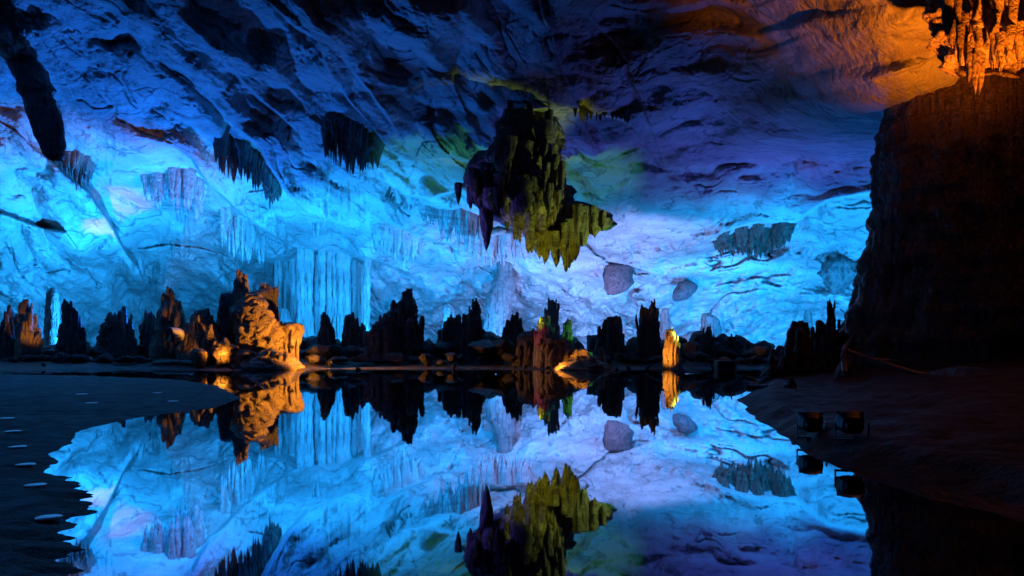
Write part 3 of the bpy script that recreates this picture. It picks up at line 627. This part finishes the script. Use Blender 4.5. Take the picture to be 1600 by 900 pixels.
curtain('dark fringed rock curtain below the ceiling lip at right', 'stalactites', 'stalactite_curtain', [(1110, 372), (1122, 366), (1160, 352), (1240, 350)], [(1110, 375), (1124, 400), (1160, 402), (1168, 408), (1205, 402), (1232, 385), (1242, 366)], 14, 'column', n=34, seed=10, rows=2, jit=.4)
curtain('small dark fringe hanging high right of the central cluster', 'stalactites', 'stalactite_curtain', [(896, 160), (930, 166), (985, 175)], [(896, 186), (916, 190), (950, 186), (985, 194)], 9, 'drip', n=14, seed=12, jit=.3)
curtain('violet tinted fringe beside the dark rib on left wall', 'stalactites', 'stalactite_curtain', [(98, 228), (115, 228), (135, 236), (148, 250)], [(98, 270), (118, 295), (135, 300), (150, 262)], 9, 'drip', n=13, seed=13, rows=2)
curtain('small stalactite tuft on the slab right of the fringe', 'stalactites', 'stalactite_curtain', [(415, 270), (425, 268), (440, 290)], [(415, 318), (424, 332), (440, 306)], 9, 'drip', n=6, seed=14)
curtain('small blue stalactite pair under the middle slab', 'stalactites', 'stalactite_curtain', [(487, 338), (500, 340)], [(487, 366), (500, 372)], 9, 'pale', n=3, seed=15, rootmass=False)
curtain('short dark stalactite fringe below the green slab', 'stalactites', 'stalactite_curtain', [(602, 300), (630, 312), (650, 318)], [(602, 312), (630, 328), (650, 326)], 9, 'drip', n=9, seed=16)
# organ pipe columns in the corner
op = empty('flowstone_columns', P(512, 505, 51)); tag(op, 'bundle of tall pale fluted flowstone columns like organ pipes', 'columns')
rr_ = random.Random(2)
for x, y0, y1, wv in [(448, 385, 500, 13), (459, 385, 505, 15), (470, 378, 508, 16), (482, 375, 510, 18), (493, 378, 512, 15), (503, 376, 510, 12), (513, 385, 505, 13), (523, 402, 512, 11), (531, 410, 515, 12), (541, 408, 520, 15), (552, 402, 516, 16), (563, 404, 512, 17), (573, 410, 500, 13), (436, 410, 495, 14)]:
    y0 -= 26; Yp = 50.5 + rr_.uniform(-1.3, 1.3)
    spire('pipe', None, None, [(y0, x - wv * .62, x + wv * .62), (y0 + 24, x - wv * .42, x + wv * .42), ((y0 + y1) / 2, x - wv * .36, x + wv * .36), (y1, x - wv * .34, x + wv * .34), (y1 + 25, x - wv * .42, x + wv * .42)], Yp, 'pale', parent=op, seg=22, step=4, depth=.8, rough=.14, flute=.3, axial=.5, seed=rr_.randint(0, 999), down=0)
spire('hanging_column', 'pale fluted pillar with narrow waist at centre of back wall', 'column', [(395, 778, 800), (424, 776, 803), (445, 772, 803), (460, 764, 799), (490, 761, 796), (515, 759, 792), (545, 757, 792)], 53, 'grey', seg=36, rough=.14, flute=.16, seed=81)
spire('hanging_rock', 'reddish purple hanging block of rock right of centre', 'hanging rock', [(413, 951, 972), (416, 948, 985), (430, 947, 987), (445, 947, 985), (454, 948, 978), (460, 950, 962)], depth_at(966, 415) - 1.2, 'russet', seg=32, rough=.1, flute=.16, seed=82, down=0)
spire('hanging_rock', 'small violet hanging knob right of the hanging block', 'hanging rock', [(440, 1064, 1080), (446, 1060, 1088), (456, 1054, 1086), (466, 1052, 1074), (470, 1054, 1062)], depth_at(1070, 442) - 1.0, 'russet', seg=26, rough=.16, seed=83, down=0)
spire('hanging_rock', 'broad blue hanging boss near the great column', 'hanging rock', [(405, 1298, 1330), (412, 1288, 1342), (425, 1286, 1338), (440, 1292, 1328), (452, 1298, 1314), (460, 1300, 1306)], depth_at(1315, 408) - 1.0, 'grey', seg=44, rough=.22, flute=.2, pit=.1, steps=.2, seed=84, down=0)
spire('drapery', 'dark brown rib of rock slanting down the upper left wall', 'rock rib', [(-30, -70, -20), (20, -40, 8), (60, -5, 38), (100, 15, 62), (140, 32, 80), (180, 46, 92), (215, 56, 99), (240, 68, 100), (250, 78, 96)], min(depth_at(40, 100), depth_at(80, 200), depth_at(60, 150)) - .3, 'drip', seg=44, rough=.10, flute=.14, seed=85, down=0, depth=.6)
# orange chandelier top right
oc = empty('stalactite_cluster', P(1545, 20, 11.5)); tag(oc, 'glowing orange webbed stalactite cluster at top right corner', 'stalactite cluster', 'hanging dripstone on the vault')
spire('rock_core', None, None, [(-60, 1450, 1720), (-20, 1466, 1710), (20, 1474, 1700), (60, 1486, 1690), (90, 1496, 1680), (105, 1508, 1650)], 12.2, 'tan', parent=oc, seg=90, step=2.5, depth=.4, rough=.13, flute=.16, pit=.08, lump=2.2, seed=6, down=0)
r = random.Random(21)
for i in range(70):
    x = r.uniform(1472, 1690); q = r.random(); b = np.interp(x, [1472, 1490, 1510, 1535, 1560, 1590, 1690], [40, 85, 112, 112, 104, 102, 95])
    y1 = float(b - r.uniform(0, 1) ** 2 * 75); hang(oc, x, y1 - r.uniform(35, 80), y1, r.uniform(7, 15), 11.5 - .5 * q + (y1 < 60) * .1, 'tan', r.randint(0, 999), blunt=.4, seg=12, rings=14, wob=.6)
for x, y1, wv in ((1522, 146, 15), (1532, 144, 10), (1514, 128, 12), (1500, 100, 10), (1562, 112, 12)):
    hang(oc, x, y1 - 60, y1, wv, 10.9, 'tan', r.randint(0, 999), blunt=.3, wob=.5)

# ------------------------------------------------------------------ floodlights
def box(x0, x1, y0, y1, z0, z1, tap=1.0):
    V = [(x0, y0, z0), (x1, y0, z0), (x1, y0, z1), (x0, y0, z1), (x0 * tap, y1, z0 * tap), (x1 * tap, y1, z0 * tap), (x1 * tap, y1, z1 * tap), (x0 * tap, y1, z1 * tap)]
    return V, [(0, 3, 2, 1), (4, 5, 6, 7), (0, 1, 5, 4), (1, 2, 6, 5), (2, 3, 7, 6), (3, 0, 4, 7)]
def merge(parts):
    V, Fc = [], []
    for v, f in parts:
        o = len(V); V += list(v); Fc += [tuple(i + o for i in q) for q in f]
    return V, Fc
def floodlight(loc, aim, color, power, cone, label, blend=.6, size=.28, radius=.12, lens=.0, group='floodlights hidden among the rocks'):
    """black floodlight on a yoke; its lamp shines from the lens"""
    loc = Vector(loc); root = empty('floodlight', loc); tag(root, label, 'floodlight', group)
    h = size / 2; piv = Vector((0, 0, size * .66))
    d = (Vector(aim) - loc - piv).normalized(); rot = d.to_track_quat('Y', 'Z')
    sg = 16; V = []; Fc = []
    prof = [(.0, -1.15), (.45, -1.12), (.55, -1.0), (.62, -.6), (.66, -.58), (.66, -.5), (.74, -.48), (.74, -.3), (.86, .2), (.98, .5), (1.0, .78), (.93, .8), (.92, .7)]
    for pr, py_ in prof:
        V += [(math.copysign(abs(math.cos(2 * math.pi * j / sg)) ** .7, math.cos(2 * math.pi * j / sg)) * h * pr, h * py_, math.copysign(abs(math.sin(2 * math.pi * j / sg)) ** .7, math.sin(2 * math.pi * j / sg)) * h * pr * .85) for j in range(sg)]
    Fc = [tuple(int(v) for v in q) for q in grid_faces(len(prof), sg, True)]
    hs = link('housing', raw_mesh('housing', V, Fc), M['black'], root, piv); hs.rotation_mode = 'QUATERNION'; hs.rotation_quaternion = rot
    ln = link('lens', raw_mesh('lens', [(-h * .93, h * .78, -h * .73), (h * .93, h * .78, -h * .73), (h * .93, h * .78, h * .73), (-h * .93, h * .78, h * .73)], [(3, 2, 1, 0)], False), lens_mat('lens_glass', color, lens), root, piv)
    ln.rotation_mode = 'QUATERNION'; ln.rotation_quaternion = rot
    yz = math.atan2(-d.x, d.y)
    yk = merge([box(-h * 1.18, -h * 1.08, -h * .12, h * .12, -size * .55, h * .1), box(h * 1.08, h * 1.18, -h * .12, h * .12, -size * .55, h * .1), box(-h * 1.18, h * 1.18, -h * .14, h * .14, -size * .62, -size * .55), box(-h * .5, h * .5, -h * .5, h * .5, -size * .68, -size * .62)])
    y = link('yoke', raw_mesh('yoke', *yk, False), M['black'], root, piv); y.rotation_euler = (0, 0, yz)
    if power:
        ld = bpy.data.lights.new('lamp', 'SPOT'); ld.energy = power; ld.color = color; ld.spot_size = math.radians(cone); ld.spot_blend = blend; ld.shadow_soft_size = radius
        lo = bpy.data.objects.new('lamp', ld); C.objects.link(lo); lo.parent = root; lo.location = piv + d * (h * .95); lo.rotation_mode = 'QUATERNION'; lo.rotation_quaternion = d.to_track_quat('-Z', 'Y')
    return root
CY, BL, VI, LA = (.012, .33, 1.0), (.01, .17, 1.0), (.15, .11, 1.0), (.34, .38, 1.0)
OR, GN, YL, RD, AM = (1.0, .21, .008), (.14, 1.0, .12), (.8, .8, .03), (1.0, .04, .08), (1.0, .36, .04)
FL = [
 ((-22, 31.5), (-30, 32, 3), CY, 19000, 165, 'blue floodlight behind the rocks at far left'),
 ((-18.5, 34), (-25, 38, 7), CY, 21000, 165, 'blue floodlight behind the slab stalagmite'),
 ((-15, 33), (-17, 24, 14), BL, 14000, 140, 'blue floodlight aimed up at the left ceiling'),
 ((-12, 36.5), (-14, 44, 10), CY, 15000, 170, 'blue floodlight behind the island rock'),
 ((-5, 37.5), (-6, 46, 10), CY, 13000, 170, 'blue floodlight behind the stepped tower'),
 ((-1.5, 47), (-1, 57, 3), CY, 7000, 160, 'blue floodlight low behind the peaked centre stalagmite'),
 ((5.5, 47.5), (6, 57, 3), LA, 6000, 160, 'pale violet floodlight at the foot of the back wall'),
 ((12, 47), (12.5, 57, 3), CY, 7000, 160, 'blue floodlight low behind the orange cone'),
 ((24.5, 46), (27, 54, 3), CY, 7000, 160, 'blue floodlight low behind the thin black pillar'),
 ((-7, 45), (-8, 55, 5), CY, 9000, 160, 'blue floodlight at the foot of the organ pipe columns'),
 ((1.5, 39), (2, 48, 9), LA, 6000, 120, 'pale violet floodlight behind the centre rocks'),
 ((8, 40), (8, 50, 9), LA, 6000, 120, 'pale violet floodlight behind the twin spires'),
 ((15, 38), (16, 47, 9), CY, 12000, 170, 'blue floodlight behind the pale leaning slab'),
 ((22, 37), (24, 46, 9), CY, 13000, 170, 'blue floodlight behind the right bank rocks'),
 ((18, 47), (19, 57, 4), CY, 9000, 160, 'blue floodlight at the foot of the right back wall'),
 ((11, 34), (10, 32, 8), VI, 1800, 100, 'violet floodlight aimed up at the right ceiling'),
 ((15, 34), (16, 28, 9), BL, 3600, 130, 'blue floodlight aimed up at the ceiling beside the column'),
 ((-4, 34), (-3, 26, 12), BL, 2300, 130, 'blue floodlight aimed up at the centre ceiling'),
 ((-7.2, 26.9), (0.8, 28.5, 8), VI, 2800, 30, 'small violet fill light added to brighten the central cluster'),  # added fill lamp that lifts the dark central cluster
]
for (x, y), aim, colr, p, cone, lab in FL:
    floodlight((x, y, shz(x, y) - .02), aim, colr, p, cone, lab)
floodlight((-5.6, 24.9, -.06), (-11, 28, 2.0), AM, 4200, 60, 'amber floodlight aimed at the island rock', size=.16)
floodlight((1.3, 24.9, .0), (3.2, 26.2, .3), AM, 320, 52, 'small amber floodlight by the coloured rocks', size=.14)
floodlight((5.0, 25.2, .0), (6.6, 26.6, 1.0), AM, 420, 50, 'small amber floodlight by the orange cone', size=.14)
floodlight((-10.2, 24.9, .0), (-13.6, 28.0, 2.2), AM, 520, 38, 'small amber floodlight facing the hooded stalagmite', size=.14)
floodlight((-18.1, 26.4, shz(-18.1, 26.4)), (-20.3, 28.4, 2.2), AM, 260, 34, 'small amber floodlight facing the far left stalagmite', size=.14)
floodlight((0.1, 25.7, .0), (1.05, 26.9, 1.7), RD, 45, 34, 'small red floodlight below the triangular rock', size=.12)
floodlight((3.9, 25.3, -.04), (2.0, 26.9, 1.75), GN, 150, 26, 'small green floodlight right of the green stone', size=.12)
floodlight((4.3, 25.2, -.04), (3.2, 35, 9.6), GN, 1900, 34, 'green floodlight behind the coloured rocks', size=.16)
floodlight((-2.2, 25.9, .0), (-3.0, 33, 10), (.08, .8, .42), 2200, 44, 'teal floodlight turned up to the slabs left of the cluster', size=.16)
floodlight((7.6, 25.9, .0), (1.5, 28.0, 7.4), (.6, .85, .14), 3200, 32, 'olive green floodlight under the central cluster', size=.14)
floodlight((-20.5, 33.5, shz(-20.5, 33.5)), P(182, 318, depth_at(182, 318)), (1.0, .10, .35), 3000, 24, 'pink floodlight turned to the left wall hollow', size=.16)
floodlight((0.5, 25.6, .02), (1.5, 28.2, 6.6), YL, 1500, 36, 'yellow floodlight under the central cluster', size=.14)
floodlight((8.4, 8.6, rbz(8.4, 8.6)), (9.0, 14.2, 9.6), OR, 11000, 52, 'orange floodlight on the right bank out of sight', size=.25, blend=1)
floodlight((-8.4, 26.1, .75), (-4.6, 26.3, .0), AM, 1300, 34, 'amber floodlight on the island foot grazing the sandy shore', size=.14)
floodlight((-13.5, 16.0, lbz(-13.5, 16.0) + 0), (-5, 8, .0), BL, 300, 120, 'blue floodlight at the left end of the silt bank', size=.2)
# two unlit floodlights on the near edge of the right bank
for px, py, Y, lab in ((1262, 704, 6.15, 'black floodlight on the near edge of the right bank'), (1325, 724, 5.5, 'second black floodlight nearer along the right bank edge')):
    x = (px - CX) / F * Y + .08; y = Y + .1
    floodlight((x, y, rbz(x, y) - .02), (x + 4, y + 14, 3), (.3, .3, .3), 0, 60, lab, size=.22, lens=0, group='unlit floodlights on the right bank')
# drum lamp beside hooded stalagmite
dl = empty('drum_spotlight', P(266, 540, 26.6)); tag(dl, 'white sided drum spotlight with black face below the hooded stalagmite', 'spotlight')
seg = 24; s = 26.6 / F * 11.5; a = np.linspace(0, 2 * np.pi, seg, endpoint=False)
V = np.concatenate([np.stack([np.cos(a) * s * k, np.full(seg, yy), np.sin(a) * s * k], -1) for k, yy in ((.8, .45), (.95, .3), (1, 0), (1.0, -.02))])
cz_ = P(266, 523, 26.6) - dl.location
o = link('drum', raw_mesh('drum', V, [tuple(int(v) for v in q) for q in grid_faces(4, seg, True)] + [tuple(range(seg))]), M['white'], dl, cz_); o.rotation_euler = (0, 0, -.75)
V = np.concatenate([np.stack([np.cos(a) * s * k, np.full(seg, yy), np.sin(a) * s * k], -1) for k, yy in ((1.04, 0), (1.04, -.05), (.9, -.06), (.85, -.02))])
o = link('face', raw_mesh('face', V, [tuple(int(v) for v in q) for q in grid_faces(4, seg, True)] + [tuple(range(3 * seg, 4 * seg))]), M['black'], dl, cz_); o.rotation_euler = (0, 0, -.75)
v, f = merge([box(-s * 1.15, -s * 1.08, -.03, .03, -s * 1.4, 0), box(s * 1.08, s * 1.15, -.03, .03, -s * 1.4, 0), box(-s * 1.15, s * 1.15, -.03, .03, -s * 1.45, -s * 1.4)])
o = link('yoke', raw_mesh('yoke', v, f, False), M['black'], dl, cz_); o.rotation_euler = (0, 0, -.75)

# ------------------------------------------------------------------ small things
def tube(pts, rad, seg=8, seed=1):
    pts = [Vector(p) for p in pts]; V = []
    for i, p in enumerate(pts):
        d = (pts[min(i + 1, len(pts) - 1)] - pts[max(i - 1, 0)]).normalized(); a = d.cross(Vector((0, 0, 1))).normalized(); b = a.cross(d)
        for j in range(seg):
            t = 2 * math.pi * j / seg; k = rad[i] * (1 + .25 * math.sin(j * 2.3 + i * 1.7 + seed))
            V.append(p + a * math.cos(t) * k + b * math.sin(t) * k)
    n = len(pts)
    return [tuple(v) for v in V], [tuple(int(v) for v in q) for q in grid_faces(n, seg, True)] + [tuple(range(seg)), tuple(range((n - 1) * seg, n * seg))[::-1]]
br = empty('fallen_branch', P(1400, 590, 12.5)); tag(br, 'long wet broken branch lying across the right bank', 'branch')
def bpts(l): return [P(x, y, Y) - br.location for x, y, Y in l]
link('limb', raw_mesh('limb', *tube(bpts([(1305, 543, 13.0), (1322, 547, 12.9), (1345, 557, 12.8), (1370, 565, 12.6), (1400, 574, 12.4), (1430, 584, 12.2), (1455, 587, 12.1), (1486, 592, 12.0)]), [.02, .03, .042, .05, .05, .045, .04, .02])), M['bark'], br)
link('twig', raw_mesh('twig', *tube(bpts([(1345, 557, 12.8), (1372, 562, 12.75), (1405, 564, 12.6)]), [.03, .025, .02])), M['bark'], br)
link('twig', raw_mesh('twig', *tube(bpts([(1425, 583, 12.2), (1438, 592, 12.1), (1446, 596, 12.1)]), [.03, .022, .012])), M['bark'], br)
link('fork', raw_mesh('fork', *tube(bpts([(1336, 520, 13.1), (1322, 540, 12.9), (1317, 556, 12.8), (1320, 580, 12.7)]), [.02, .04, .05, .05])), M['bark'], br)
v, f = box(-.34, .34, -.2, .2, 0, .32); v2, f2 = box(-.22, .22, -.23, -.2, .05, .24)
cb = empty('light_box', P(1133, 577, 25.8)); tag(cb, 'small pale open fronted box at the far water edge', 'box')
for name, b in (('top', (-.36, .36, -.2, .2, .27, .33)), ('side', (-.36, -.29, -.2, .2, 0, .27)), ('side', (.29, .36, -.2, .2, 0, .27)), ('back_panel', (-.29, .29, .14, .2, 0, .27))):
    link(name, raw_mesh(name, *box(*b), False), M['concrete'], cb)
DISCS = [(10, 652, 22, 'farthest left'), (20, 671, 22, 'a'), (28, 694, 25, 'b'), (40, 719, 28, 'c'), (55, 752, 30, 'd'), (75, 797, 37, 'e'), (128, 617, 16, 'f'), (143, 630, 18, 'g'), (270, 625, 16, 'h'), (246, 613, 13, 'i')]
dl_ = ['pale round disc at left edge above the row of discs', 'first pale disc of the row along the left bank from the far end', 'second pale disc of the row along the left bank', 'third pale disc of the row along the left bank', 'fourth pale disc of the row along the left bank', 'nearest and largest pale disc of the row on left bank', 'pale disc at the back of the silt bank on the left', 'pale disc just below the rear disc on the silt bank', 'pinkish pale disc near the tip of the silt bank', 'small pale disc at the back near the silt bank tip']
for (px, py, wv, _), lab in zip(DISCS, dl_):
    x, y = g2w(px, py, .06); z = max(lbz(x, y), 0) + .006
    Yd = y; rad = wv / 2 * Yd / F; a = np.linspace(0, 2 * np.pi, 28, endpoint=False); wob = 1 + .05 * np.sin(a * 3 + px)
    V = np.concatenate([np.stack([np.cos(a) * rad * wob * k, np.sin(a) * rad * wob * k, np.full(28, zz)], -1) for k, zz in ((1, 0), (1, .002), (.95, .004))])
    tag(link('floating_disc', raw_mesh('floating_disc', V, [tuple(int(v) for v in q) for q in grid_faces(3, 28, True)] + [tuple(range(56, 84))]), M['disc'], loc=(x, y, z)), lab, 'disc', 'pale discs on the silt bank')
